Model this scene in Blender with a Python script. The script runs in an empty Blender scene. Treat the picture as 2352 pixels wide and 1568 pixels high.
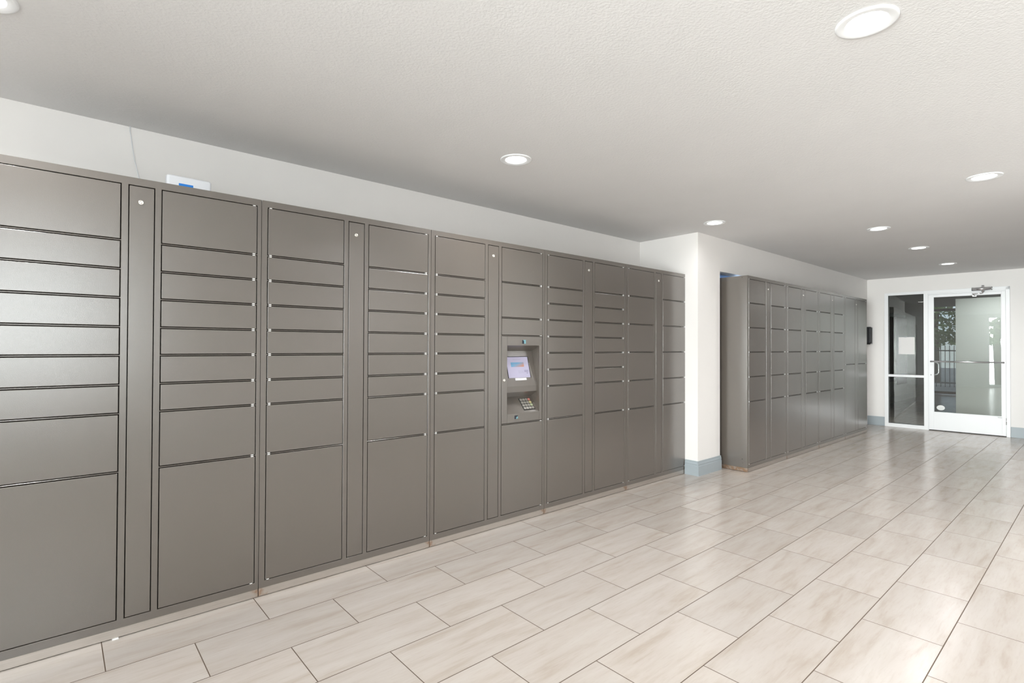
import bpy, bmesh, math, random
from mathutils import Vector, Matrix
random.seed(4)
S = bpy.context.scene
COL = S.collection
PI = math.pi

# ------------------------------------------------------------------ materials
def new_mat(name):
    m = bpy.data.materials.new(name); m.use_nodes = True
    nt = m.node_tree; b = nt.nodes['Principled BSDF']
    return m, nt, b
def N(nt, t, **k):
    n = nt.nodes.new(t)
    for a, v in k.items():
        if a in n.inputs: n.inputs[a].default_value = v
        else: setattr(n, a, v)
    return n
def bump(nt, b, scale, strength, dist=0.002, detail=2.0, coord='Object', stretch=None):
    tc = N(nt, 'ShaderNodeTexCoord'); no = N(nt, 'ShaderNodeTexNoise')
    no.inputs['Scale'].default_value = scale; no.inputs['Detail'].default_value = detail
    if stretch:
        mp = N(nt, 'ShaderNodeMapping'); mp.inputs['Scale'].default_value = stretch
        nt.links.new(tc.outputs[coord], mp.inputs['Vector']); nt.links.new(mp.outputs[0], no.inputs['Vector'])
    else: nt.links.new(tc.outputs[coord], no.inputs['Vector'])
    bp = N(nt, 'ShaderNodeBump'); bp.inputs['Strength'].default_value = strength; bp.inputs['Distance'].default_value = dist
    nt.links.new(no.outputs['Fac'], bp.inputs['Height']); nt.links.new(bp.outputs[0], b.inputs['Normal'])
    return no
def plain(name, col, rough=0.5, metal=0.0, spec=0.5, bumps=None, coat=0.0):
    m, nt, b = new_mat(name)
    b.inputs['Base Color'].default_value = (*col, 1); b.inputs['Roughness'].default_value = rough
    b.inputs['Metallic'].default_value = metal; b.inputs['Specular IOR Level'].default_value = spec
    b.inputs['Coat Weight'].default_value = coat
    # faint tonal variation so that no surface is a dead flat colour
    tc = N(nt, 'ShaderNodeTexCoord'); no = N(nt, 'ShaderNodeTexNoise'); no.inputs['Scale'].default_value = 2.3
    no.inputs['Detail'].default_value = 3
    nt.links.new(tc.outputs['Object'], no.inputs['Vector'])
    mx = N(nt, 'ShaderNodeMix', data_type='RGBA')
    mx.inputs['A'].default_value = (*[c * .97 for c in col], 1); mx.inputs['B'].default_value = (*[min(1, c * 1.03) for c in col], 1)
    nt.links.new(no.outputs['Fac'], mx.inputs['Factor']); nt.links.new(mx.outputs['Result'], b.inputs['Base Color'])
    if bumps: bump(nt, b, *bumps)
    return m
def emissive(name, col, strength):
    m, nt, b = new_mat(name)
    b.inputs['Base Color'].default_value = (*col, 1)
    b.inputs['Emission Color'].default_value = (*col, 1); b.inputs['Emission Strength'].default_value = strength
    return m
def glass(name, tint, refl, rough=0.0):
    m = bpy.data.materials.new(name); m.use_nodes = True
    nt = m.node_tree; nt.nodes.remove(nt.nodes['Principled BSDF'])
    tr = N(nt, 'ShaderNodeBsdfTransparent'); tr.inputs['Color'].default_value = (*tint, 1)
    gl = N(nt, 'ShaderNodeBsdfGlossy'); gl.inputs['Roughness'].default_value = rough
    fr = N(nt, 'ShaderNodeFresnel'); fr.inputs['IOR'].default_value = 1.5
    ad = N(nt, 'ShaderNodeMath', operation='ADD', use_clamp=True); ad.inputs[1].default_value = refl
    nt.links.new(fr.outputs[0], ad.inputs[0])
    mx = N(nt, 'ShaderNodeMixShader'); nt.links.new(ad.outputs[0], mx.inputs['Fac'])
    nt.links.new(tr.outputs[0], mx.inputs[1]); nt.links.new(gl.outputs[0], mx.inputs[2])
    nt.links.new(mx.outputs[0], nt.nodes['Material Output'].inputs['Surface'])
    return m

def locker_paint(name, col, rough, metal):
    m, nt, b = new_mat(name)
    b.inputs['Roughness'].default_value = rough; b.inputs['Metallic'].default_value = metal
    tc = N(nt, 'ShaderNodeTexCoord')
    geo = N(nt, 'ShaderNodeNewGeometry')
    n1 = N(nt, 'ShaderNodeTexNoise'); n1.inputs['Scale'].default_value = 1.7; n1.inputs['Detail'].default_value = 4
    nt.links.new(geo.outputs['Position'], n1.inputs['Vector'])
    mx = N(nt, 'ShaderNodeMix', data_type='RGBA')
    mx.inputs['A'].default_value = (*[c * .94 for c in col], 1); mx.inputs['B'].default_value = (*[c * 1.06 for c in col], 1)
    nt.links.new(n1.outputs['Fac'], mx.inputs['Factor']); nt.links.new(mx.outputs['Result'], b.inputs['Base Color'])
    # orange-peel powder coat
    n2 = N(nt, 'ShaderNodeTexNoise'); n2.inputs['Scale'].default_value = 420; n2.inputs['Detail'].default_value = 3
    nt.links.new(geo.outputs['Position'], n2.inputs['Vector'])
    bp = N(nt, 'ShaderNodeBump'); bp.inputs['Strength'].default_value = .34; bp.inputs['Distance'].default_value = .0009
    nt.links.new(n2.outputs['Fac'], bp.inputs['Height']); nt.links.new(bp.outputs[0], b.inputs['Normal'])
    b.inputs['Specular IOR Level'].default_value = .7
    b.inputs['Coat Weight'].default_value = 1.0; b.inputs['Coat Roughness'].default_value = .12; b.inputs['Coat IOR'].default_value = 1.75; nt.links.new(bp.outputs[0], b.inputs['Coat Normal'])
    return m

M = {}
M['wall'] = plain('wall_paint', (.865, .845, .828), .62, spec=.3, bumps=(190, .10, .001))
M['ceiling'] = plain('ceiling_texture_paint', (.755, .75, .748), .8, spec=.2, bumps=(95, .5, .0035, 3.0))
M['alcove'] = plain('alcove_blue_cast', (.56, .72, .95), .6, spec=.3)  # pale blue holds the cool cast of mixed light in the alcove
M['locker'] = locker_paint('taupe_powder_coat', (.100, .0845, .0705), .33, .0)
M['joint_shade'] = plain('joint_shade_dark', (.03, .028, .026), .7)  # near-black colour holds the shade inside the door joints
M['baseboard'] = plain('blue_gray_baseboard_paint', (.36, .41, .44), .4)
M['white_metal'] = plain('white_painted_aluminium', (.90, .915, .93), .35)
M['white_nylon'] = plain('white_nylon', (.9, .9, .9), .35)
M['white_plastic'] = plain('white_plastic', (.80, .82, .86), .4)
M['chrome'] = plain('chrome', (.75, .75, .76), .18, metal=1.0)
M['bar'] = plain('satin_aluminium', (.80, .80, .82), .25, metal=1.0)
M['brass_lock'] = plain('nickel_lock', (.82, .80, .76), .25, metal=.8)
M['black'] = plain('black_gloss_plastic', (.008, .009, .012), .36)
M['gray_plastic'] = plain('gray_plastic', (.40, .41, .42), .4)
M['blue'] = plain('blue_label', (.01, .22, .72), .35)
M['paper'] = plain('white_paper', (.80, .79, .78), .8)
M['frost'] = plain('frosted_white_vinyl', (.78, .80, .78), .6)
M['rubber'] = plain('black_gasket', (.015, .014, .014), .6)
M['key'] = plain('metal_key', (.52, .50, .46), .3, metal=.7)
M['key_red'] = plain('red_key', (.62, .24, .20), .4)
M['key_yellow'] = plain('yellow_key', (.52, .46, .24), .4)
M['key_green'] = plain('green_key', (.36, .40, .26), .4)
M['dark_frame'] = plain('dark_bronze_frame', (.028, .016, .014), .35)
M['curtain'] = plain('gray_curtain', (.16, .14, .14), .8)
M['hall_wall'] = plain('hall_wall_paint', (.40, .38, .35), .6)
M['partition'] = plain('partition_paint', (.62, .63, .59), .6)
M['pavement'] = plain('concrete_pavement', (.42, .40, .38), .8, bumps=(40, .3, .003))
M['bark'] = plain('bark', (.10, .07, .05), .9, bumps=(30, .6, .01))
M['leaf'] = plain('tree_leaves', (.13, .22, .06), .6)
M['leaf_pale'] = plain('pale_tree_leaves', (.30, .34, .14), .6)
M['picket'] = plain('dark_iron', (.03, .03, .03), .4)
M['teal'] = plain('teal_sticker', (.16, .36, .42), .4)
M['navy'] = plain('dark_navy_sticker', (.012, .02, .035), .4)
M['lamp'] = emissive('lamp_diffuser', (1, .985, .96), 9.0)
M['screen'] = emissive('screen_lavender', (.28, .265, .35), .75)
M['screen_orange'] = emissive('screen_orange', (.50, .20, .12), .8)
M['screen_text'] = plain('screen_text', (.14, .13, .22), .5)
M['screen_text_pale'] = plain('screen_text_pale', (.36, .36, .46), .5)
M['glass'] = glass('door_glass', (.80, .83, .82), .055)
M['glass_clear'] = glass('window_glass', (.92, .95, .95), .04)

# screen banner: blue fading to orange, as the displayed graphic itself
m, nt, b = new_mat('screen_banner')
tc = N(nt, 'ShaderNodeTexCoord'); sp = N(nt, 'ShaderNodeSeparateXYZ'); nt.links.new(tc.outputs['Generated'], sp.inputs[0])
ad = N(nt, 'ShaderNodeMath', operation='SUBTRACT'); nt.links.new(sp.outputs['X'], ad.inputs[0]); 
ml = N(nt, 'ShaderNodeMath', operation='MULTIPLY'); ml.inputs[1].default_value = .7; nt.links.new(sp.outputs['Z'], ml.inputs[0])
nt.links.new(ml.outputs[0], ad.inputs[1])
rp = N(nt, 'ShaderNodeValToRGB'); rp.color_ramp.elements[0].color = (.10, .22, .34, 1); rp.color_ramp.elements[0].position = .0
rp.color_ramp.elements[1].color = (.30, .15, .105, 1); rp.color_ramp.elements[1].position = .75
nt.links.new(ad.outputs[0], rp.inputs[0]); nt.links.new(rp.outputs[0], b.inputs['Base Color']); nt.links.new(rp.outputs[0], b.inputs['Emission Color'])
b.inputs['Emission Strength'].default_value = .7
M['banner'] = m

# stainless plinth with rust at the ends
def plinth_mat(name, rust):
    m, nt, b = new_mat(name)
    b.inputs['Metallic'].default_value = .75; b.inputs['Roughness'].default_value = .34
    tc = N(nt, 'ShaderNodeTexCoord')
    mp = N(nt, 'ShaderNodeMapping'); mp.inputs['Scale'].default_value = (1.5, 1, 30)
    nt.links.new(tc.outputs['Object'], mp.inputs[0])
    no = N(nt, 'ShaderNodeTexNoise'); no.inputs['Scale'].default_value = 6; no.inputs['Detail'].default_value = 4
    nt.links.new(mp.outputs[0], no.inputs['Vector'])
    r1 = N(nt, 'ShaderNodeValToRGB'); r1.color_ramp.elements[0].color = (.42, .38, .34, 1); r1.color_ramp.elements[1].color = (.60, .56, .52, 1)
    nt.links.new(no.outputs['Fac'], r1.inputs[0])
    # rust near both ends of the strip (object X from 0 to 1.04)
    sp = N(nt, 'ShaderNodeSeparateXYZ'); nt.links.new(tc.outputs['Object'], sp.inputs[0])
    e1 = N(nt, 'ShaderNodeMath', operation='SUBTRACT'); e1.inputs[1].default_value = .52; nt.links.new(sp.outputs['X'], e1.inputs[0])
    e2 = N(nt, 'ShaderNodeMath', operation='ABSOLUTE'); nt.links.new(e1.outputs[0], e2.inputs[0])
    n3 = N(nt, 'ShaderNodeTexNoise'); n3.inputs['Scale'].default_value = 40; nt.links.new(tc.outputs['Object'], n3.inputs['Vector'])
    e3 = N(nt, 'ShaderNodeMath', operation='MULTIPLY_ADD'); e3.inputs[1].default_value = .10; nt.links.new(n3.outputs['Fac'], e3.inputs[0]); nt.links.new(e2.outputs[0], e3.inputs[2])
    r2 = N(nt, 'ShaderNodeValToRGB'); r2.color_ramp.elements[0].position = .535; r2.color_ramp.elements[0].color = (0, 0, 0, 1)
    r2.color_ramp.elements[1].position = .575; r2.color_ramp.elements[1].color = (rust, rust, rust, 1)
    nt.links.new(e3.outputs[0], r2.inputs[0])
    mx = N(nt, 'ShaderNodeMix', data_type='RGBA'); nt.links.new(r2.outputs[0], mx.inputs['Factor']); nt.links.new(r1.outputs[0], mx.inputs['A'])
    mx.inputs['B'].default_value = (.30, .15, .06, 1)
    nt.links.new(mx.outputs['Result'], b.inputs['Base Color'])
    return m
M['plinth'] = plinth_mat('stainless_plinth', .75)

# floor tiles: 12 x 24 inch half-bond, wood-look porcelain
TL, TH, TY0, TX0 = .61946, .3085, -.26756, -.0926
def floor_mat():
    m, nt, b = new_mat('wood_look_floor_tile')
    L = nt.links.new
    geo = N(nt, 'ShaderNodeNewGeometry')
    mp = N(nt, 'ShaderNodeMapping'); mp.inputs['Location'].default_value = (-TX0 - TL / 2, -TY0, 0)
    L(geo.outputs['Position'], mp.inputs['Vector'])
    def brick(mortar, smooth):
        br = N(nt, 'ShaderNodeTexBrick'); br.offset = .5; br.offset_frequency = 2; br.squash = 1
        br.inputs['Scale'].default_value = 1; br.inputs['Brick Width'].default_value = TL; br.inputs['Row Height'].default_value = TH
        br.inputs['Mortar Size'].default_value = mortar; br.inputs['Mortar Smooth'].default_value = smooth
        br.inputs['Color1'].default_value = (0, 0, 0, 1); br.inputs['Color2'].default_value = (1, 1, 1, 1); br.inputs['Mortar'].default_value = (.5, .5, .5, 1)
        L(mp.outputs[0], br.inputs['Vector']); return br
    br = brick(.0021, .1)
    bw = N(nt, 'ShaderNodeRGBToBW'); L(br.outputs['Color'], bw.inputs[0])
    # per-tile offset for the grain
    of = N(nt, 'ShaderNodeCombineXYZ'); m1 = N(nt, 'ShaderNodeMath', operation='MULTIPLY'); m1.inputs[1].default_value = 37.0
    L(bw.outputs[0], m1.inputs[0]); L(m1.outputs[0], of.inputs['X']); L(m1.outputs[0], of.inputs['Z'])
    av = N(nt, 'ShaderNodeVectorMath', operation='ADD'); L(geo.outputs['Position'], av.inputs[0]); L(of.outputs[0], av.inputs[1])
    ms = N(nt, 'ShaderNodeMapping'); ms.inputs['Scale'].default_value = (1.5, 10, 1); L(av.outputs[0], ms.inputs['Vector'])
    g1 = N(nt, 'ShaderNodeTexNoise'); g1.inputs['Scale'].default_value = 1.5; g1.inputs['Detail'].default_value = 8; g1.inputs['Roughness'].default_value = .58
    g1.inputs['Distortion'].default_value = .35
    L(ms.outputs[0], g1.inputs['Vector'])
    r1 = N(nt, 'ShaderNodeValToRGB'); e = r1.color_ramp.elements
    e[0].position = .27; e[0].color = (.44, .378, .322, 1)
    e[1].position = .66; e[1].color = (.54, .495, .455, 1)
    e.new(.46).color = (.508, .455, .41, 1)
    L(g1.outputs['Fac'], r1.inputs[0])
    # finer streaks
    ms2 = N(nt, 'ShaderNodeMapping'); ms2.inputs['Scale'].default_value = (9, 70, 1); L(av.outputs[0], ms2.inputs['Vector'])
    g2 = N(nt, 'ShaderNodeTexNoise'); g2.inputs['Scale'].default_value = 1.5; g2.inputs['Detail'].default_value = 4; L(ms2.outputs[0], g2.inputs['Vector'])
    r2 = N(nt, 'ShaderNodeValToRGB'); r2.color_ramp.elements[0].position = .22; r2.color_ramp.elements[0].color = (.88, .84, .80, 1)
    r2.color_ramp.elements[1].position = .48; r2.color_ramp.elements[1].color = (1, 1, 1, 1)
    L(g2.outputs['Fac'], r2.inputs[0])
    mu = N(nt, 'ShaderNodeMix', data_type='RGBA', blend_type='MULTIPLY'); mu.inputs['Factor'].default_value = .5
    L(r1.outputs[0], mu.inputs['A']); L(r2.outputs[0], mu.inputs['B'])
    # tile to tile tone
    tm = N(nt, 'ShaderNodeMapRange'); tm.inputs['To Min'].default_value = .95; tm.inputs['To Max'].default_value = 1.05; L(bw.outputs[0], tm.inputs['Value'])
    mt = N(nt, 'ShaderNodeVectorMath', operation='SCALE'); L(mu.outputs['Result'], mt.inputs[0]); L(tm.outputs[0], mt.inputs['Scale'])
    # grout
    mx = N(nt, 'ShaderNodeMix', data_type='RGBA'); L(br.outputs['Fac'], mx.inputs['Factor']); L(mt.outputs[0], mx.inputs['A']); mx.inputs['B'].default_value = (.12, .085, .06, 1)
    L(mx.outputs['Result'], b.inputs['Base Color'])
    rr = N(nt, 'ShaderNodeMapRange'); rr.inputs['To Min'].default_value = .22; rr.inputs['To Max'].default_value = .8
    L(br.outputs['Fac'], rr.inputs['Value']); L(rr.outputs[0], b.inputs['Roughness'])
    b.inputs['Specular IOR Level'].default_value = .5
    bp = N(nt, 'ShaderNodeBump'); bp.invert = True; bp.inputs['Strength'].default_value = .6; bp.inputs['Distance'].default_value = .001
    L(br.outputs['Fac'], bp.inputs['Height']); L(bp.outputs[0], b.inputs['Normal'])
    return m
M['floor'] = floor_mat()

# ------------------------------------------------------------------ mesh helpers
def box(bm, x0, x1, y0, y1, z0, z1, bev=0.0, seg=1):
    vs = [bm.verts.new((x, y, z)) for x in (x0, x1) for y in (y0, y1) for z in (z0, z1)]
    f = [(0, 1, 3, 2), (4, 6, 7, 5), (0, 4, 5, 1), (2, 3, 7, 6), (0, 2, 6, 4), (1, 5, 7, 3)]
    fs = [bm.faces.new([vs[i] for i in q]) for q in f]
    if bev:
        es = list({e for q in fs for e in q.edges})
        bmesh.ops.bevel(bm, geom=es, offset=bev, segments=seg, affect='EDGES', profile=.5)
def sheet(bm, outer, holes, y0, y1, bev):
    """one flat sheet facing -Y with rectangular openings, edges eased"""
    rd = lambda v: round(v, 5)
    xs = sorted({rd(v) for h in holes for v in h[:2]} | {rd(outer[0]), rd(outer[1])})
    zs = sorted({rd(v) for h in holes for v in h[2:]} | {rd(outer[2]), rd(outer[3])})
    def solid(i, j):
        if not (0 <= i < len(xs) - 1 and 0 <= j < len(zs) - 1): return False
        cx, cz = (xs[i] + xs[i + 1]) / 2, (zs[j] + zs[j + 1]) / 2
        return not any(h[0] < cx < h[1] and h[2] < cz < h[3] for h in holes)
    V = {}
    def v(i, j, k):
        if (i, j, k) not in V: V[i, j, k] = bm.verts.new((xs[i], (y0, y1)[k], zs[j]))
        return V[i, j, k]
    front = set(); sides = set()
    for i in range(len(xs) - 1):
        for j in range(len(zs) - 1):
            if not solid(i, j): continue
            front.add(bm.faces.new((v(i, j, 0), v(i + 1, j, 0), v(i + 1, j + 1, 0), v(i, j + 1, 0))))
            bm.faces.new((v(i, j, 1), v(i, j + 1, 1), v(i + 1, j + 1, 1), v(i + 1, j, 1)))
            for di, dj, a, b in ((-1, 0, (i, j), (i, j + 1)), (1, 0, (i + 1, j + 1), (i + 1, j)), (0, -1, (i + 1, j), (i, j)), (0, 1, (i, j + 1), (i + 1, j + 1))):
                if not solid(i + di, j + dj): sides.add(bm.faces.new((v(*a, 0), v(*b, 0), v(*b, 1), v(*a, 1))))
    es = [q for q in bm.edges if len(q.link_faces) == 2 and sum(f in front for f in q.link_faces) == 1 and sum(f in sides for f in q.link_faces) == 1]
    bmesh.ops.bevel(bm, geom=es, offset=bev, segments=1, affect='EDGES', profile=.5)
def cyl(bm, c, axis, r, h, n=20, r2=None, caps=True):
    """cylinder from c along axis (unit vector) of height h"""
    a = Vector(axis).normalized(); u = a.orthogonal().normalized(); v = a.cross(u); c = Vector(c); r2 = r if r2 is None else r2
    lo = [bm.verts.new(c + r * (math.cos(t) * u + math.sin(t) * v)) for t in [2 * PI * i / n for i in range(n)]]
    hi = [bm.verts.new(c + a * h + r2 * (math.cos(t) * u + math.sin(t) * v)) for t in [2 * PI * i / n for i in range(n)]]
    for i in range(n):
        f = bm.faces.new((lo[i], lo[(i + 1) % n], hi[(i + 1) % n], hi[i])); f.smooth = True
    if caps: bm.faces.new(lo[::-1]); bm.faces.new(hi)
def lathe(bm, prof, n=40, c=(0, 0, 0)):
    rings = []
    for r, z in prof:
        if r < 1e-6: rings.append([bm.verts.new((c[0], c[1], c[2] + z))])
        else: rings.append([bm.verts.new((c[0] + r * math.cos(2 * PI * i / n), c[1] + r * math.sin(2 * PI * i / n), c[2] + z)) for i in range(n)])
    for a, b_ in zip(rings, rings[1:]):
        for i in range(n):
            j = (i + 1) % n
            if len(a) == 1 and len(b_) == 1: continue
            if len(a) == 1: f = bm.faces.new((a[0], b_[i], b_[j]))
            elif len(b_) == 1: f = bm.faces.new((a[i], b_[0], a[j]))
            else: f = bm.faces.new((a[i], b_[i], b_[j], a[j]))
            f.smooth = True
def tube(bm, pts, r, n=10):
    pts = [Vector(p) for p in pts]; rings = []
    u = None
    for i, p in enumerate(pts):
        d = (pts[min(i + 1, len(pts) - 1)] - pts[max(i - 1, 0)]).normalized()
        u = d.orthogonal().normalized() if u is None else (u - d * u.dot(d)).normalized()
        v = d.cross(u)
        rings.append([bm.verts.new(p + r * (math.cos(2 * PI * k / n) * u + math.sin(2 * PI * k / n) * v)) for k in range(n)])
    for a, b_ in zip(rings, rings[1:]):
        for k in range(n):
            f = bm.faces.new((a[k], a[(k + 1) % n], b_[(k + 1) % n], b_[k])); f.smooth = True
    bm.faces.new(rings[0][::-1]); bm.faces.new(rings[-1])
def prism(bm, poly, axis_pts):
    """extrude a polygon given as 3-D points along vector axis_pts"""
    a = [bm.verts.new(p) for p in poly]; d = Vector(axis_pts)
    b_ = [bm.verts.new(Vector(p) + d) for p in poly]
    n = len(a)
    bm.faces.new(a[::-1]); bm.faces.new(b_)
    for i in range(n): bm.faces.new((a[i], a[(i + 1) % n], b_[(i + 1) % n], b_[i]))

def mesh(name, bm, mat):
    bmesh.ops.recalc_face_normals(bm, faces=bm.faces[:])
    me = bpy.data.meshes.new(name); bm.to_mesh(me); bm.free()
    if mat: me.materials.append(mat)
    return me
def link(name, me, parent=None, loc=(0, 0, 0), rz=0.0):
    o = bpy.data.objects.new(name, me); COL.objects.link(o); o.location = loc; o.rotation_euler.z = rz
    if parent: o.parent = parent
    return o
def obj(name, build, mat, parent=None, loc=(0, 0, 0), rz=0.0):
    bm = bmesh.new(); build(bm); return link(name, mesh(name, bm, mat), parent, loc, rz)
def boxo(name, mat, dims, parent=None, bev=0.0, seg=1, loc=(0, 0, 0), rz=0.0):
    return obj(name, lambda bm: box(bm, *dims, bev, seg), mat, parent, loc, rz)
def empty(name, loc=(0, 0, 0), rz=0.0, parent=None):
    o = bpy.data.objects.new(name, None); COL.objects.link(o); o.location = loc; o.rotation_euler.z = rz
    o.empty_display_size = .1
    if parent: o.parent = parent
    return o
def tag(o, label, cat, group=None, kind=None):
    o['label'] = label; o['category'] = cat
    if group: o['group'] = group
    if kind: o['kind'] = kind
    return o
def struct(o):
    o['kind'] = 'structure'; return o

# ------------------------------------------------------------------ setting
CH = 2.488                       # ceiling height
EX, EY, EA = 9.06, -.14, math.radians(3.4)   # end wall: runs from (EX,EY) slightly skewed
ER = -PI / 2 + EA                # local +X runs along the end wall to the right in the photo
# local frame of the end wall: X = along wall, Y = into the wall (away from the room)
def ew(s, d=0.0):
    return (EX + s * math.sin(EA) + d * math.cos(EA), EY - s * math.cos(EA) + d * math.sin(EA))

struct(obj('floor', lambda bm: (box(bm, -4.4, 17.7, -4.4, .70, -.05, 0)), M['floor']))
def ceil_bm(bm):
    box(bm, -4.4, 9.3, -4.4, .70, CH, CH + .10)
struct(obj('ceiling', ceil_bm, M['ceiling']))
struct(boxo('wall_back', M['wall'], (-4.4, 3.44, .56, .68, 0, CH)))
# column face and the wall over the recess
def wall_left(bm):
    box(bm, 3.4405, 3.897, -.144, .68, 0, CH)
    box(bm, 3.897, 8.07, -.144, -.02, 2.132, CH)
    box(bm, 8.07, 9.12, -.144, .42, 0, CH)
struct(obj('wall_right', wall_left, M['wall']))
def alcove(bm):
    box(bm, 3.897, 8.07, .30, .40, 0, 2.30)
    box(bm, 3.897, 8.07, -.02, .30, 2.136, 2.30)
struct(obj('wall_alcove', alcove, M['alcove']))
# end wall with the door opening  (local coordinates)
DX0, DX1, DZ = .253, 1.790, 2.236
def wall_end(bm):
    box(bm, 0, DX0, 0, .12, 0, CH)
    box(bm, DX1, 2.09, 0, .12, 0, CH); box(bm, 2.93, 3.05, 0, .12, 0, CH); box(bm, 2.09, 2.93, 0, .12, 2.12, CH)
    box(bm, DX0, DX1, 0, .12, DZ, CH)
struct(obj('wall_end', wall_end, M['wall'], None, (EX, EY, 0), ER))
# walls behind the camera
W1 = (-4.15, -1.05, .85, 2.36)      # big window facing the lockers
def wall_front(bm):
    y0, y1 = -4.32, -4.20
    box(bm, -4.4, W1[0], y0, y1, 0, CH); box(bm, W1[1], 4.32, y0, y1, 0, CH)
    box(bm, W1[0], W1[1], y0, y1, 0, W1[2]); box(bm, W1[0], W1[1], y0, y1, W1[3], CH)
    box(bm, 4.2, 4.32, -4.2, -3.22, 0, CH)
    box(bm, 4.2, 9.4, -3.22, -3.10, 0, CH)
struct(obj('wall_front', wall_front, M['wall']))
W2 = (-4.10, -1.70, .03, 2.42)
def wall_side(bm):
    x0, x1 = -4.4, -4.28
    box(bm, x0, x1, -4.4, W2[0], 0, CH); box(bm, x0, x1, W2[1], .68, 0, CH)
    box(bm, x0, x1, W2[0], W2[1], W2[3], CH); box(bm, x0, x1, W2[0], W2[1], 0, W2[2])
struct(obj('wall_left', wall_side, M['wall']))
def window(name, along, a0, a1, z0, z1, p0, p1, frame, pane, mull=1, fw=.06):
    """window with frame and panes; along='x' or 'y'; p0..p1 its depth"""
    r = struct(empty(name, ((a0 + a1) / 2, (p0 + p1) / 2, z0) if along == 'x' else ((p0 + p1) / 2, (a0 + a1) / 2, z0)))
    ox, oy, oz = r.location
    def B(bm, s0, s1, q0, q1, za, zb):
        if along == 'x': box(bm, s0 - ox, s1 - ox, q0 - oy, q1 - oy, za - oz, zb - oz)
        else: box(bm, q0 - ox, q1 - ox, s0 - oy, s1 - oy, za - oz, zb - oz)
    def fr(bm):
        B(bm, a0, a0 + fw, p0, p1, z0, z1); B(bm, a1 - fw, a1, p0, p1, z0, z1)
        B(bm, a0 + fw, a1 - fw, p0, p1, z0, z0 + fw); B(bm, a0 + fw, a1 - fw, p0, p1, z1 - fw, z1)
        for k in range(1, mull + 1):
            c = a0 + (a1 - a0) * k / (mull + 1); B(bm, c - fw * .4, c + fw * .4, p0, p1, z0 + fw, z1 - fw)
    obj('window_frame', fr, frame, r)
    pm = (p0 + p1) / 2
    obj('pane', lambda bm: B(bm, a0 + fw * .8, a1 - fw * .8, pm - .003, pm + .003, z0 + fw * .8, z1 - fw * .8), pane, r)
    return r
window('window_1', 'x', W1[0], W1[1], W1[2], W1[3], -4.30, -4.24, M['white_metal'], M['glass_clear'], 2)
window('window_2', 'y', W2[0], W2[1], W2[2], W2[3], -4.37, -4.31, M['white_metal'], M['glass_clear'], 4)

# baseboards
def molded(bm, x0, x1, y, h=.15, out=.016):
    """moulded board on a wall facing -Y, between x0 and x1"""
    prof = [(0, 0), (-out, 0), (-out, h * .66), (-out * .78, h * .70), (-out * .78, h * .76), (-out * .9, h * .79), (-out * .55, h * .90), (-out * .5, h), (0, h)]
    prism(bm, [(x0, y + a, z) for a, z in prof], (x1 - x0, 0, 0))
def col_board(bm):
    molded(bm, 3.4245, 3.906, -.144)
    h, out = .15, .016
    prof = [(0, 0), (-out, 0), (-out, h * .66), (-out * .78, h * .70), (-out * .78, h * .76), (-out * .9, h * .79), (-out * .55, h * .90), (-out * .5, h), (0, h)]
    prism(bm, [(3.4405 + a, -.1435, z) for a, z in prof], (0, .138, 0))
struct(obj('baseboard_right', col_board, M['baseboard']))
struct(obj('baseboard_front', lambda bm: (box(bm, -4.27, 4.187, -4.1995, -4.187, 0, .152, .002), box(bm, 4.187, 4.1995, -4.1995, -3.087, 0, .152, .002), box(bm, 4.1995, 9.2, -3.0995, -3.087, 0, .152, .002)), M['baseboard']))
def end_board(bm):
    box(bm, .0, DX0 - .001, -.012, 0, 0, .152, .002); box(bm, DX1 + .001, 2.085, -.012, 0, 0, .152, .002)
struct(obj('baseboard_end', end_board, M['baseboard'], None, (EX, EY, 0), ER))

# ------------------------------------------------------------------ parcel lockers
ZB = [2.035, 1.781, 1.651, 1.521, 1.390, 1.261, 1.129, 1.000, .739, .0815]     # gap centre lines
Z9 = ZB
Z6 = [2.035, 1.782, 1.522, 1.262, .9995, .739, .0815]
Z2 = [2.035, 1.072, .0815]
ZT = [2.035, 1.781, 1.521, 1.390]      # above the terminal
HH, BASEH, BARH = 2.071, .044, .0042
G = .0036                              # clear gap round a door
UW = 1.0395
XL, XS, XR = (.0315, .4485), (.4775, .5745), (.603, 1.0190)
DEP = .50
_cache = {}
def shared(key, build, mat):
    if key not in _cache:
        bm = bmesh.new(); build(bm); _cache[key] = mesh(key[0], bm, mat)
    return _cache[key]

def door_mesh(w, h):
    return shared(('door', round(w, 4), round(h, 4)), lambda bm: box(bm, 0, w, 0, .022, 0, h, .0016, 2), M['locker'])
PIN = None
def pin_mesh():
    return shared(('hinge_pin', 0), lambda bm: (box(bm, -.0062, .0062, .0006, .014, -.0023, .0023, .0008)), M['white_nylon'])
def lock_mesh():
    def b(bm):
        def ring(prof):
            n = 28; rings = []
            for r, y in prof:
                rings.append([bm.verts.new((r * math.cos(2 * PI * i / n), y, r * math.sin(2 * PI * i / n))) for i in range(n)])
            for a, c in zip(rings, rings[1:]):
                for i in range(n):
                    f = bm.faces.new((a[i], a[(i + 1) % n], c[(i + 1) % n], c[i])); f.smooth = True
            bm.faces.new(rings[-1])
        ring([(.0105, .0), (.0105, -.0035), (.0095, -.0048), (.0062, -.0050), (.0058, -.0025), (.0035, -.0025), (.0030, -.0042), (.001, -.0042)])
    return shared(('cam_lock', 0), b, M['brass_lock'])

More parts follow.
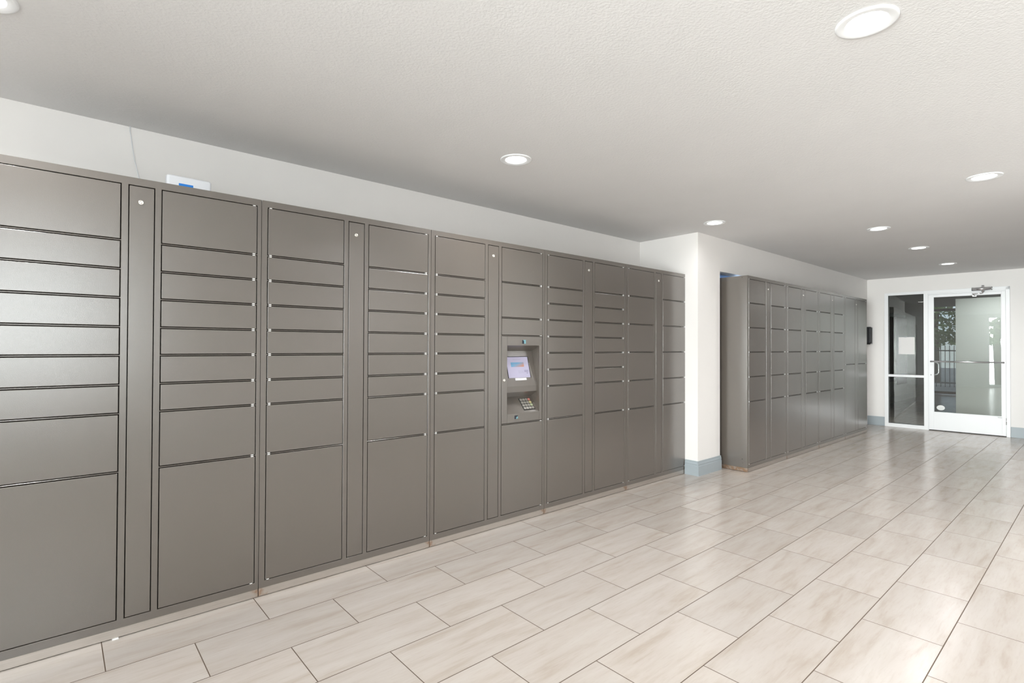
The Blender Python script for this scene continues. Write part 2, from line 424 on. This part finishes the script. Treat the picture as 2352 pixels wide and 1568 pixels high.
def locker(x, y, width, rows_l, rows_r, label, group, terminal=False, hinge_gloss=True):
    r = tag(empty('parcel_locker', (x, y, 0)), label, 'locker', group)
    k = width / UW
    e = .0009
    xl = [v * k for v in XL]; xs = [v * k for v in XS]; xr = [v * k for v in XR]; W = width
    FT = .020                      # frame sheet thickness
    # outer shell
    def shell(bm):
        box(bm, e, .0035, FT, DEP, BASEH, HH); box(bm, W - .0035, W - e, FT, DEP, BASEH, HH)
        box(bm, .0035, W - .0035, DEP - .003, DEP, BASEH, HH)
        box(bm, .0035, W - .0035, FT, DEP - .003, HH - .003, HH); box(bm, .0035, W - .0035, FT, DEP - .003, BASEH, BASEH + .003)
    obj('cabinet_body', shell, M['locker'], r)
    tz, bz = ZB[0], ZB[-1]
    def frame(bm):
        holes = []
        for cols, rows in ((xl, rows_l), (xr, rows_r)):
            for i in range(len(rows) - 1):
                zt = rows[i] - (-G / 2 if i == 0 else BARH / 2)
                zb = rows[i + 1] + (-G / 2 if i == len(rows) - 2 else BARH / 2)
                holes.append((cols[0] - G / 2, cols[1] + G / 2, zb, zt))
        holes.append((xs[0] - G / 2, xs[1] + G / 2, bz - G / 2, tz + G / 2))
        sheet(bm, (e, W - e, BASEH, HH), holes, 0, FT, .0012)
    obj('frame', frame, M['locker'], r)
    # added dark sheet behind the doors stands in for shade in the joints
    def joint_shade_sheet(bm):
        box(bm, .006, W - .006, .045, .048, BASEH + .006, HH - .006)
    if not terminal: obj('joint_shade_sheet', joint_shade_sheet, M['joint_shade'], r)
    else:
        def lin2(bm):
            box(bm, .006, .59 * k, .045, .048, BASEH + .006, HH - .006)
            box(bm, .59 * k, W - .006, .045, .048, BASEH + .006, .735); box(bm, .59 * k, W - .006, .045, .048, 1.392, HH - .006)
        obj('joint_shade_sheet', lin2, M['joint_shade'], r)
    # plinth
    boxo('plinth', M['plinth'], (.0015, W - .0015, .001, DEP - .02, .0035, BASEH - .0006), r, .0008)
    # service strip with lock
    sp_ = obj('service_panel', lambda bm: box(bm, xs[0] + G / 2, xs[1] - G / 2, 0, .020, bz + G / 2, tz - G / 2, .0016, 2), M['locker'], r)
    lk = link('cam_lock', lock_mesh(), sp_, ((xs[0] + xs[1]) / 2 - .004, -.0002, 1.961))
    # doors
    def col(cx, rows, outer):
        for i in range(len(rows) - 1):
            ztop = rows[i] - (G / 2 if i == 0 else BARH / 2 + G)
            zbot = rows[i + 1] + (G / 2 if i == len(rows) - 2 else BARH / 2 + G)
            w = cx[1] - cx[0] - G
            if rows is ZT4 and i == 3: continue
            if rows is ZT4 and i == 4: pass
            d = link('door', door_mesh(w, ztop - zbot), r, (cx[0] + G / 2, 0, zbot))
            hx = .0125 if outer < 0 else w - .0125
            link('hinge_pin', pin_mesh(), d, (hx, 0, -G / 2))
            link('hinge_pin', pin_mesh(), d, (hx, 0, ztop - zbot + G / 2))
    col(xl, rows_l, -1); col(xr, rows_r, 1)
    return r
ZT4 = ZT + [.739, .0815]

GN = 'parcel lockers along the long wall'
GF = 'parcel lockers in the wall recess'
X0 = [-1.7295, -.6895, .3480, 1.3890, 2.4345]
XW = [1.0395, 1.0370, 1.0405, 1.0450, 1.0345]
near_labels = [
    'taupe gray parcel locker nearest the camera, cut by left photo edge, mirroring a window',
    'taupe gray parcel locker right of the one mirroring a window, two columns of nine doors',
    'taupe gray parcel locker with the built-in touch screen and keypad terminal',
    'taupe gray parcel locker of nine-door columns directly right of the touch screen locker',
    'taupe gray parcel locker with six-door columns beside the white column corner',
]
units = []
for i, (xx, ww, rl, rr_) in enumerate(zip(X0, XW, (Z9, Z9, Z9, Z9, Z6), (Z9, Z9, ZT4, Z9, Z6))):
    units.append(locker(xx, 0, ww, rl, rr_, near_labels[i], GN, terminal=(i == 2)))
XF = [3.979, 4.9835, 6.007, 7.024, 8.050]
far_labels = [
    'gray parcel locker whose plain side panel shows, first in the recess beside the white column',
    'gray parcel locker in the recess, second from the white column',
    'gray parcel locker in the recess, third from the white column, beside the two-door locker',
    'gray parcel locker with two tall doors per column, at the recess end near the door',
]
for i in range(4):
    rows = Z2 if i == 3 else Z6
    units.append(locker(XF[i], -.404, XF[i + 1] - XF[i], rows, rows, far_labels[i], GF))
# plain side panel of the first recess locker, with its bolt holes and return plinth
side = units[5]
sp = obj('side_panel', lambda bm: box(bm, -.0008, .0008, .0015, DEP, BASEH, HH, .0004), M['locker'], side)
for (yy, zz, rad) in ((.056, 2.052, .0042), (.056, .132, .0050), (.050, .094, .0030)):
    obj('bolt_hole', lambda bm: cyl(bm, (-.0006, yy, zz), (-1, 0, 0), rad, .0008, 14), M['rubber'], sp)
# white shim under the first plinth
boxo('shim', M['white_nylon'], (.435, .458, -.012, .02, .0003, .0034), units[0], .0005)

# ---- terminal in the third unit
T = units[2]
tp = obj('terminal', lambda bm: None, M['locker'], T)
def term(bm):
    bv = .0012
    f = .020
    L0, L1, R0, R1 = .6065, .658, .988, 1.0155
    zt, zb, ot, ob = 1.3865 - .001, .7425 + .002, 1.3175, .811
    box(bm, L0, L1, 0, f, zb, zt, bv)
    box(bm, R0, R1, 0, f, zb, zt, bv)
    box(bm, L1 + .001, R0, 0.0004, f, ot, zt, .0008); box(bm, L1 + .001, R0, 0.0004, f, zb, ob, .0008)
    prof = [(.002, 1.3175), (.088, 1.276), (.020, 1.011), (.023, .967), (.094, .924), (.002, .811)]
    # housing sheet with thickness
    back = [(.006, 1.3300), (.100, 1.284), (.034, 1.012), (.036, .972), (.112, .926), (.006, .800)]
    for i in range(len(prof) - 1):
        q = [prof[i], prof[i + 1], back[i + 1], back[i]]
        prism(bm, [(L1 + .0012, a, z) for a, z in q], (R0 - L1 - .0024, 0, 0))
    box(bm, L1 - .001, L1 + .0006, .0195, .125, ob - .004, ot + .004); box(bm, R0 - .0006, R0 + .001, .0195, .125, ob - .004, ot + .004)
bm = bmesh.new(); term(bm); bmesh.ops.recalc_face_normals(bm, faces=bm.faces[:]); bm.to_mesh(tp.data); bm.free(); tp.name = 'terminal'
def on_panel(p1, p2):
    """local frame on a sloping terminal face: X along unit, Z up the face, Y into the face"""
    a = Vector((0, p1[0], p1[1])); b_ = Vector((0, p2[0], p2[1])); up = (a - b_).normalized(); xx = Vector((1, 0, 0)); nn = up.cross(xx)
    m = Matrix((xx, nn, up)).transposed().to_4x4(); m.translation = a
    return m
SM = on_panel((.088, 1.276), (.020, 1.011))
if SM.col[1][1] < 0: pass
def placed(name, build, mat, parent, mtx):
    o = obj(name, build, mat, parent); o.matrix_local = mtx; return o
sgn = 1 if SM.col[1][1] > 0 else -1     # +Y should point into the machine
def sb(bm, x0, x1, t0, t1, h0, h1, bev=0.0):
    ys = sorted((-sgn * h0, -sgn * h1)); box(bm, x0, x1, ys[0], ys[1], -t1, -t0, bev)
placed('screen_gasket', lambda bm: (sb(bm, .705, .9315, .0435, .048, 0, .0015), sb(bm, .9255, .9315, .048, .212, 0, .0015), sb(bm, .700, .706, .0435, .212, 0, .0015)), M['rubber'], tp, SM)
placed('screen', lambda bm: sb(bm, .7055, .9265, .0475, .2095, 0, .0010), M['screen'], tp, SM)
placed('screen_banner', lambda bm: sb(bm, .745, .8765, .090, .1255, .0005, .0014), M['banner'], tp, SM)
def heading(bm):
    for i in range(7): sb(bm, .772 + i * .0115, .772 + i * .0115 + .009, .067, .0692, .0005, .0013)
placed('screen_heading', heading, M['screen_text_pale'], tp, SM)
def btext(bm):
    for i in range(9): sb(bm, .770 + i * .0095, .770 + i * .0095 + .0075, .1055, .1085, .001, .0018)
placed('banner_text', btext, M['screen_text_pale'], tp, SM)
def footer(bm):
    for j in range(2):
        for i in range(5): sb(bm, .872 + i * .0085, .872 + i * .0085 + .0068, .153 + j * .0095, .1568 + j * .0095, .0005, .0013)
    for i in range(2): sb(bm, .893 + i * .008, .893 + i * .008 + .006, .1735, .178, .0005, .0013)
placed('screen_footer', footer, M['screen_text'], tp, SM)
def footer2(bm):
    for i in range(4): sb(bm, .815 + i * .0135, .815 + i * .0135 + .0025, .153, .176, .0005, .0012)
placed('screen_ticks', footer2, M['screen_text_pale'], tp, SM)
placed('label_strip', lambda bm: sb(bm, .768, .881, .2125, .2290, 0, .0012), M['white_nylon'], tp, SM)
KM = on_panel((.094, .924), (.002, .811))
kp = placed('keypad', lambda bm: sb(bm, .840, .957, .020, .128, 0, .0015, .0004), M['rubber'], tp, KM)
# keys as sub-parts would be a fourth level: they are modelled inside the keypad plates by colour
def keys(cols):
    def f(bm):
        for c in cols:
            for rr2 in range(4):
                x0 = .8455 + c * .0275; t0 = .0245 + rr2 * .0252
                sb(bm, x0, x0 + .0225, t0, t0 + .0195, .0012, .0055, .001)
    return f
placed('key_block', keys((0, 1, 2)), M['key'], tp, KM)
for rr2, mm in ((0, 'key_red'), (1, 'key_yellow'), (2, 'key_green'), (3, 'key')):
    def one(bm, rr2=rr2):
        x0 = .8455 + 3 * .0275; t0 = .0245 + rr2 * .0252
        sb(bm, x0, x0 + .0225, t0, t0 + .0195, .0012, .0055, .001)
    kk = placed('function_key', one, M[mm], tp, KM)
link('terminal_lock', lock_mesh(), tp, (.6275, -.0002, 1.063))
# small two-tone emblems above the screen and below the keypad
def emb(bm):
    box(bm, .8065, .8245, -.0008, .001, 1.331, 1.3585)
eo = obj('emblem', emb, M['navy'], tp)
obj('emblem', lambda bm: (box(bm, .8245, .8425, -.0008, .001, 1.331, 1.350), prism(bm, [(.8145, -.0010, 1.3585), (.8425, -.0010, 1.3605), (.8425, -.0010, 1.350), (.8245, -.0010, 1.350)], (0, .0016, 0))), M['teal'], tp)
obj('emblem', lambda bm: (box(bm, .732, .746, -.0008, .001, .770, .7955), prism(bm, [(.746, -.0008, .7955), (.768, -.0008, .7975), (.750, -.0008, .784), (.746, -.0008, .784)], (0, .0016, 0))), M['navy'], tp)
obj('emblem', lambda bm: prism(bm, [(.747, -.0008, .770), (.766, -.0008, .7745), (.762, -.0008, .788), (.751, -.0008, .784)], (0, .0016, 0)), M['teal'], tp)

# ------------------------------------------------------------------ router and wire above the first locker
rt = tag(empty('wireless_router', (-.985, .215, HH), math.radians(2)), 'white wireless router lying on top of the window-mirroring locker', 'router')
obj('router_body', lambda bm: box(bm, -.101, .101, -.02, .02, .0, .1015, .013, 4), M['white_plastic'], rt)
obj('router_label', lambda bm: box(bm, -.048, .016, -.0212, -.0195, .026, .0625, .0004), M['blue'], rt)
def wire(bm):
    pts = [(-1.206, .552, 2.488), (-1.206, .553, 2.46), (-1.200, .553, 2.422), (-1.192, .553, 2.36), (-1.184, .553, 2.307), (-1.166, .552, 2.226), (-1.155, .551, 2.15), (-1.150, .552, 2.02)]
    tube(bm, pts, .0021, 8)
tag(obj('network_wire', wire, M['white_plastic']), 'thin white wire running from ceiling down the wall behind the lockers', 'wire')

# ------------------------------------------------------------------ recessed downlights
def make_downlight():
    r = empty('ceiling_downlight')
    def trim(bm):
        lathe(bm, [(.066, -.0005), (.066, -.0030), (.068, -.0042), (.090, -.0062), (.0965, -.0056), (.0985, -.0030), (.0985, -.0002)], 48)
    obj('trim_ring', trim, M['white_metal'], r)
    obj('diffuser', lambda bm: lathe(bm, [(.0665, -.0022), (.04, -.0034), (0, -.0038)], 40), M['lamp'], r)
    return r
proto = make_downlight()
def copy_tree(o, parent=None):
    c = o.copy(); COL.objects.link(c)
    if parent: c.parent = parent
    for ch in list(o.children): copy_tree(ch, c)
    return c
DL = [
    (-1.700, -.420, 'recessed ceiling downlight cut by the top left photo corner'),
    (.680, -.458, 'small lit ceiling downlight over the touch screen locker, alone mid photo'),
    (3.187, -.458, 'lit ceiling downlight right above the white column corner'),
    (.711, -2.343, 'largest lit ceiling downlight, at the top right of the photo'),
    (3.300, -2.350, 'lit ceiling downlight close to the right photo edge'),
    (4.616, -1.412, 'lit ceiling downlight nearest the camera in the row leading to the glass door'),
    (6.124, -1.435, 'middle lit ceiling downlight in the row leading to the glass door'),
    (7.846, -1.424, 'lit ceiling downlight closest to the glass door'),
]
DOWN_W = 8.0
def lamp_at(x, y, w=DOWN_W):
    ld = bpy.data.lights.new('downlight_or_fill', 'AREA'); ld.shape = 'DISK'; ld.size = .13; ld.energy = w; ld.spread = math.radians(155); ld.color = (.985, .99, 1)
    lo = bpy.data.objects.new('downlight_or_fill', ld); COL.objects.link(lo); lo.location = (x, y, CH - .012)
    return lo
for i, (x, y, lab) in enumerate(DL):
    d = proto if i == 0 else copy_tree(proto)
    d.location = (x, y, CH)
    tag(d, lab, 'ceiling light', 'recessed downlights in the ceiling')
    lamp_at(x, y, 8.5 if i >= 5 else (12.5 if i >= 3 else (2.0 if i == 2 else 10)))
# downlight row continued behind the camera; last lamp is added unseen fill
for x, y, e_ in ((-1.70, -2.345, 6), (-3.6, -2.345, 5), (2.0, -3.7, 18)): lamp_at(x, y, e_)

# ------------------------------------------------------------------ glazed door and sidelight in the end wall
def ewo(name, build, mat, parent): return obj(name, build, mat, parent)
win = struct(empty('window_3', (EX, EY, 0), ER))
F0, F1 = -.030, .075       # frame depth (in front of wall .. inside)
def sframe(bm):
    bv = .002
    box(bm, .253, .306, F0, F1, 0, DZ, bv)                 # left jamb
    box(bm, .7785, .833, F0, F1, 0, DZ - .040, bv)         # mullion
    box(bm, .306, .7785, F0, F1, DZ - .0445, DZ, bv)
    box(bm, .306, .7785, F0, F1, 0, .0595, bv)
    box(bm, .306, .7785, F0, F1, .835, .8745, bv)
obj('window_frame', sframe, M['white_metal'], win)
def gasket(bm):
    for a, b_ in ((.0595, .835), (.8745, DZ - .0445)):
        box(bm, .306, .3095, -.006, .03, a, b_); box(bm, .775, .7785, -.006, .03, a, b_)
        box(bm, .3095, .775, -.006, .03, a, a + .004); box(bm, .3095, .775, -.006, .03, b_ - .004, b_)
obj('gasket', gasket, M['rubber'], win)
obj('pane', lambda bm: box(bm, .309, .776, .012, .018, .876, DZ - .0465), M['glass'], win)
obj('pane', lambda bm: box(bm, .309, .776, .012, .018, .061, .833), M['glass'], win)

dr = struct(empty('door_1', (EX, EY, 0), ER))
def dframe(bm):
    bv = .002
    box(bm, .7785, DX1, F0 - .001, F1, DZ - .0445, DZ + .004, bv)     # header
    box(bm, .833, 1.745, F0 + .012, F1, DZ - .062, DZ - .0445, .001)   # stop
    box(bm, 1.745, DX1, F0 - .001, F1, 0, DZ, bv)       # hinge jamb
    box(bm, .833, .8395, F0 + .012, F1, 0, DZ - .062, .001)
obj('door_frame', dframe, M['white_metal'], dr)
D0, D1 = -.022, .022
def leaf(bm):
    bv = .002
    a, b_, t, z0 = .8405, 1.7435, DZ - .064, .012
    box(bm, a, .9005, D0, D1, z0, t, bv); box(bm, 1.6985, b_, D0, D1, z0, t, bv)
    box(bm, .9005, 1.6985, D0, D1, 2.1285, t, bv); box(bm, .9005, 1.6985, D0, D1, z0, .2995, bv)
    box(bm, .9005, .9055, D0 + .004, D1 - .004, .2995, 2.1285); box(bm, 1.6935, 1.6985, D0 + .004, D1 - .004, .2995, 2.1285)
dl = obj('door_leaf', leaf, M['white_metal'], dr)
obj('pane', lambda bm: box(bm, .903, 1.696, -.003, .003, .298, 2.130), M['glass'], dl)
obj('gasket', lambda bm: (box(bm, 1.6915, 1.6938, -.016, .016, .2995, 2.1285), box(bm, .9052, .9075, -.016, .016, .2995, 2.1285), box(bm, .9055, 1.6935, -.016, .016, 2.1255, 2.1285)), M['gray_plastic'], dl)
obj('door_sweep', lambda bm: box(bm, .8405, 1.7435, -.018, .018, .002, .0125), M['rubber'], dr)
def pushbar(bm):
    z = 1.1025
    tube(bm, [(.864, -.075, z), (1.731, -.075, z)], .0125, 16)
    box(bm, .868, .892, -.078, D0 + .001, z - .014, z + .014, .003); box(bm, 1.705, 1.728, -.078, D0 + .001, z - .014, z + .014, .003)
obj('push_bar', pushbar, M['bar'], dl)
def pull(bm):
    y = .055; pts = [(.874, D1, 1.235), (.90, y, 1.235)]
    pts = [(.880, D1 - .002, .885), (.890, .05, .885)] + [(.905 + .05 * math.sin(a), .062, .935 - .05 * math.cos(a)) for a in [i * PI / 16 for i in range(0, 9)]]
    pts += [(.955, .062, 1.03)] + [(.905 + .05 * math.cos(a), .062, 1.04 + .05 * math.sin(a)) for a in [i * PI / 16 for i in range(0, 9)]] + [(.890, .05, 1.09), (.880, D1 - .002, 1.09)]
    tube(bm, pts, .0095, 12)
obj('pull_handle', pull, M['bar'], dl)
def locks(bm):
    cyl(bm, (.869, D0 - .001, 1.256), (0, 1, 0), .011, .004, 18); cyl(bm, (.869, D0 - .001, .887), (0, 1, 0), .010, .004, 18)
    cyl(bm, (.869, D0 - .0015, .200), (0, 1, 0), .005, .004, 12)
obj('lock_cylinder', lambda bm: cyl(bm, (.869, D0 - .004, 1.256), (0, 1, 0), .012, .006, 18), M['chrome'], dl)
obj('lock_cylinder', lambda bm: cyl(bm, (.869, D0 - .004, .887), (0, 1, 0), .010, .006, 18), M['gray_plastic'], dl)
obj('maker_plate', lambda bm: box(bm, 1.650, 1.697, D0 - .0012, D0, .276, .284), M['gray_plastic'], dl)
# closer: horizontal cylinder, pinion housing, arm
cz = 2.217
cl = obj('door_closer', lambda bm: (cyl(bm, (1.368, -.068, cz), (1, 0, 0), .0285, .225, 28), cyl(bm, (1.593, -.068, cz), (1, 0, 0), .029, .012, 28, .026)), M['chrome'], dr)
obj('pinion_housing', lambda bm: (cyl(bm, (1.496, -.068, cz - .052), (0, 0, 1), .0185, .104, 20), cyl(bm, (1.496, -.068, cz + .020), (0, 0, 1), .0215, .032, 20, .012), box(bm, 1.470, 1.522, -.062, F0, cz - .035, cz + .035, .006)), M['bar'], cl)
obj('closer_arm', lambda bm: (tube(bm, [(1.496, -.068, cz - .050), (1.496, -.068, cz - .062), (1.478, -.072, cz - .070), (1.384, -.100, cz - .074)], .0065, 10), tube(bm, [(1.384, -.100, cz - .078), (1.400, -.055, cz - .094), (1.412, D0, cz - .096)], .006, 10), box(bm, 1.372, 1.422, D0 - .010, D0, cz - .112, cz - .088, .002), cyl(bm, (1.384, -.100, cz - .084), (0, 0, 1), .010, .016, 14)), M['chrome'], cl)
obj('hinge', lambda bm: [cyl(bm, (1.7445, D0 - .006, z), (0, 0, 1), .006, .10, 12) for z in (.18,)], M['bar'], dr)

d2 = struct(empty('unseen_door', (EX, EY, 0), ER))  # unseen dark door, added to darken what the recessed lockers mirror
obj('door_leaf', lambda bm: (box(bm, 2.13, 2.89, .04, .085, .01, 2.08, .002),), M['dark_frame'], d2)  # leaf of the added unseen door
obj('door_frame', lambda bm: (box(bm, 2.09, 2.13, -.01, .12, 0, 2.12), box(bm, 2.89, 2.93, -.01, .12, 0, 2.12), box(bm, 2.13, 2.89, -.01, .12, 2.08, 2.12)), M['dark_frame'], d2)
obj('unseen_door_handle', lambda bm: (cyl(bm, (2.19, .04, 1.0), (0, -1, 0), .025, .008, 20), tube(bm, [(2.19, .035, 1.0), (2.19, -.01, 1.0), (2.30, -.012, 1.0)], .009, 10)), M['chrome'], d2)

# white notice taped to sidelight glass, oval sticker on the door glass
pp = tag(empty('paper_notice', ew(.55, .0105) + (1.213,), ER), 'blank white paper notice taped to the sidelight glass left of door', 'paper')
obj('sheet', lambda bm: box(bm, -.1065, .1065, -.0004, .0004, 0, .2825), M['paper'], pp)
obj('tape', lambda bm: (box(bm, -.03, .0, -.0008, -.0003, .275, .292),), M['gray_plastic'], pp)
def oval(bm):
    n = 36; a = [bm.verts.new((.0515 * math.cos(2 * PI * i / n), -.0004, .040 * math.sin(2 * PI * i / n))) for i in range(n)]
    b2 = [bm.verts.new((v.co.x, .0004, v.co.z)) for v in a]
    bm.faces.new(a); bm.faces.new(b2[::-1])
    for i in range(n): bm.faces.new((a[i], a[(i + 1) % n], b2[(i + 1) % n], b2[i]))
so = tag(obj('oval_sticker', oval, M['frost'], None, ew(.986, -.0037) + (.367,), ER), 'pale oval sticker low on the glass of the white door', 'sticker')

# wall dispenser
dp = tag(empty('soap_dispenser', ew(.028, 0) + (1.375,), ER), 'glossy black wall dispenser beside the end of the recessed lockers', 'dispenser')
obj('housing', lambda bm: box(bm, -.055, .052, -.088, -.010, .012, .300, .022, 4), M['black'], dp)
obj('back_plate', lambda bm: box(bm, -.058, .056, -.012, .0, .006, .292, .004, 2), M['gray_plastic'], dp)
obj('nozzle', lambda bm: box(bm, -.03, .03, -.080, -.03, .0, .014, .005, 2), M['black'], dp)

# ------------------------------------------------------------------ hall and outdoors beyond the glass door
def hall_ceiling(bm): box(bm, 9.12, 17.7, -4.4, .70, CH + .02, CH + .12)
struct(obj('ceiling_hall', hall_ceiling, M['ceiling']))
HW = (13.45, 15.0, .50, 2.16)
def hall_wall(bm):
    y0, y1 = .574, .70
    box(bm, 8.9, HW[0], y0, y1, 0, CH + .02); box(bm, HW[1], 17.7, y0, y1, 0, CH + .02)
    box(bm, HW[0], HW[1], y0, y1, 0, HW[2]); box(bm, HW[0], HW[1], y0, y1, HW[3], CH + .02)
struct(obj('wall_hall', hall_wall, M['hall_wall']))
struct(boxo('wall_partition', M['partition'], (10.60, 10.72, -4.3, -1.085, 0, 2.195), None, .003))
struct(obj('baseboard_hall', lambda bm: box(bm, 9.3, 17.5, .556, .574, 0, .15, .003), M['hall_wall']))
window('window_4', 'x', HW[0], HW[1], HW[2], HW[3], .58, .66, M['dark_frame'], M['glass_clear'], 1, .08)
def curtain(bm):
    n = 60; x0, x1 = 14.02, 14.93; top = []; bot = []
    for i in range(n + 1):
        x = x0 + (x1 - x0) * i / n; y = .545 + .018 * math.sin(i * .95)
        top.append(bm.verts.new((x, y, 2.08))); bot.append(bm.verts.new((x, y, .42)))
    for i in range(n):
        f = bm.faces.new((bot[i], bot[i + 1], top[i + 1], top[i])); f.smooth = True
    bmesh.ops.solidify(bm, geom=bm.faces[:], thickness=.003)
tag(obj('curtain', curtain, M['curtain']), 'dark gray curtain hanging beside the dark framed window beyond the sidelight', 'curtain')
window('window_5', 'y', -.75, .574, .02, 2.45, 17.6, 17.68, M['dark_frame'], M['glass_clear'], 1, .07)
struct(boxo('wall_hall_end', M['hall_wall'], (17.58, 17.7, -4.4, -.75, 0, CH + .02)))
struct(boxo('wall_hall_right', M['hall_wall'], (9.4, 17.7, -4.4, -4.3, 0, CH + .02)))
# outdoors
struct(obj('ground', lambda bm: (box(bm, 17.7, 45, -15, 15, -.08, -.03), box(bm, -25, 17.7, .72, 15, -.08, -.03), box(bm, -25, -4.42, -15, .72, -.08, -.03), box(bm, -4.42, 17.7, -15, -4.42, -.08, -.03)), M['pavement']))
fence = tag(empty('iron_fence', (21.5, .6, -.03)), 'dark iron picket fence outdoors seen through the glass door', 'fence')
obj('rail', lambda bm: box(bm, -.015, .015, -3, 3, .15, .19), M['picket'], fence); obj('rail', lambda bm: box(bm, -.015, .015, -3, 3, 1.25, 1.29), M['picket'], fence)
def pickets(bm):
    for i in range(50): box(bm, -.009, .009, -3 + .12 * i, -3 + .12 * i + .018, .03, 1.45)
obj('pickets', pickets, M['picket'], fence)
def tree(x, y, h, rad, leafm, label, seed, n=1500):
    rnd = random.Random(seed)
    r = tag(empty('tree', (x, y, -.03)), label, 'tree', 'trees outdoors')
    obj('trunk', lambda bm: tube(bm, [(0, 0, 0), (.03, .02, h * .3), (-.02, .05, h * .6), (.02, 0, h * .85)], .11, 10), M['bark'], r)
    def crown(bm):
        for i in range(n):
            d = Vector((rnd.gauss(0, 1), rnd.gauss(0, 1), rnd.gauss(0, 1))).normalized() * rad * rnd.uniform(.45, 1) ** .6
            c = Vector((0, 0, h * .72)) + Vector((d.x, d.y, d.z * .8))
            u = Vector((rnd.gauss(0, 1), rnd.gauss(0, 1), rnd.gauss(0, 1))).normalized(); v = u.orthogonal().normalized(); s = rnd.uniform(.05, .11)
            q = [c - u * s * 1.6, c + v * s * .7, c + u * s * 1.6, c - v * s * .7]
            bm.faces.new([bm.verts.new(p) for p in q])
    obj('crown', crown, leafm, r)
tree(24.5, 1.6, 3.6, 1.5, M['leaf'], 'green leafy tree behind the iron fence, left through the door glass', 1)
tree(26.0, -2.4, 4.2, 1.5, M['leaf_pale'], 'pale yellow green tree behind the iron fence, right through the door glass', 2)
tree(19.3, 3.4, 3.2, 1.2, M['leaf_pale'], 'pale green tree outside the dark framed window beyond the sidelight', 3)

tree(-5.35, -2.0, 2.7, .62, M['leaf'], 'small leafy tree outdoors, mirrored faintly in the white door glass', 7, 260)

# ------------------------------------------------------------------ light
w = bpy.data.worlds.new('sky'); S.world = w; w.use_nodes = True
nt = w.node_tree; bg = nt.nodes['Background']
sky = N(nt, 'ShaderNodeTexSky', sky_type='HOSEK_WILKIE'); sky.turbidity = 4.0; sky.ground_albedo = .5
sky.sun_direction = (-.5, -.4, .76)
hs = N(nt, 'ShaderNodeHueSaturation'); hs.inputs['Saturation'].default_value = .55
nt.links.new(sky.outputs[0], hs.inputs['Color']); nt.links.new(hs.outputs[0], bg.inputs['Color'])
bg.inputs['Strength'].default_value = 4.0

def area(name, loc, rot, sx, sy, e, col=(1, 1, 1)):
    ld = bpy.data.lights.new(name, 'AREA'); ld.shape = 'RECTANGLE'; ld.size = sx; ld.size_y = sy; ld.energy = e; ld.color = col
    o = bpy.data.objects.new(name, ld); COL.objects.link(o); o.location = loc; o.rotation_euler = rot
    return o
area('daylight_front_window', ((W1[0] + W1[1]) / 2, -4.36, (W1[2] + W1[3]) / 2), (PI / 2, 0, 0), W1[1] - W1[0] - .1, W1[3] - W1[2] - .1, 100, (1, .99, .985)).data.spread = math.radians(175)
area('daylight_side_window', (-6.3, (W2[0] + W2[1]) / 2, 1.55), (PI / 2, 0, -PI / 2), 3.4, 3.1, 530, (1, .985, .97)).data.spread = math.radians(70)
lamp_at(9.85, -1.75, 22).location.z = CH + .005  # unseen hall light added to brighten the partition
al = bpy.data.lights.new('alcove_blue_fill', 'POINT'); al.energy = 8.0; al.color = (.55, .75, 1); al.shadow_soft_size = .02  # unseen bluish fill added to lighten the alcove ceiling
alo = bpy.data.objects.new('alcove_blue_fill', al); COL.objects.link(alo); alo.location = (4.9, .14, 2.104)

# ------------------------------------------------------------------ camera
FPX = 1199.825
cd = bpy.data.cameras.new('camera'); cam = bpy.data.objects.new('camera', cd); COL.objects.link(cam)
cd.sensor_fit = 'HORIZONTAL'; cd.sensor_width = 36.0; cd.lens = 36.0 * FPX / 2352
a, p, ro = -.7160038596, .0106245370, .0038943706
right = Vector((math.cos(a), math.sin(a), 0)); fwd = Vector((-math.sin(a), math.cos(a), 0)); up = Vector((0, 0, 1))
f2 = fwd * math.cos(p) + up * math.sin(p); u2 = up * math.cos(p) - fwd * math.sin(p)
r3 = right * math.cos(ro) + u2 * math.sin(ro); u3 = u2 * math.cos(ro) - right * math.sin(ro)
mt = Matrix((r3, u3, -f2)).transposed().to_4x4(); mt.translation = (-1.48999842, -2.9213607, 1.30564923)
cam.matrix_world = mt
cd.clip_start = .02; cd.clip_end = 200
S.camera = cam
vs = S.view_settings
S.display_settings.display_device = 'sRGB'
vs.view_transform = 'Standard'; vs.look = 'None'; vs.exposure = 0.05; vs.gamma = 1.0; vs.use_curve_mapping = False
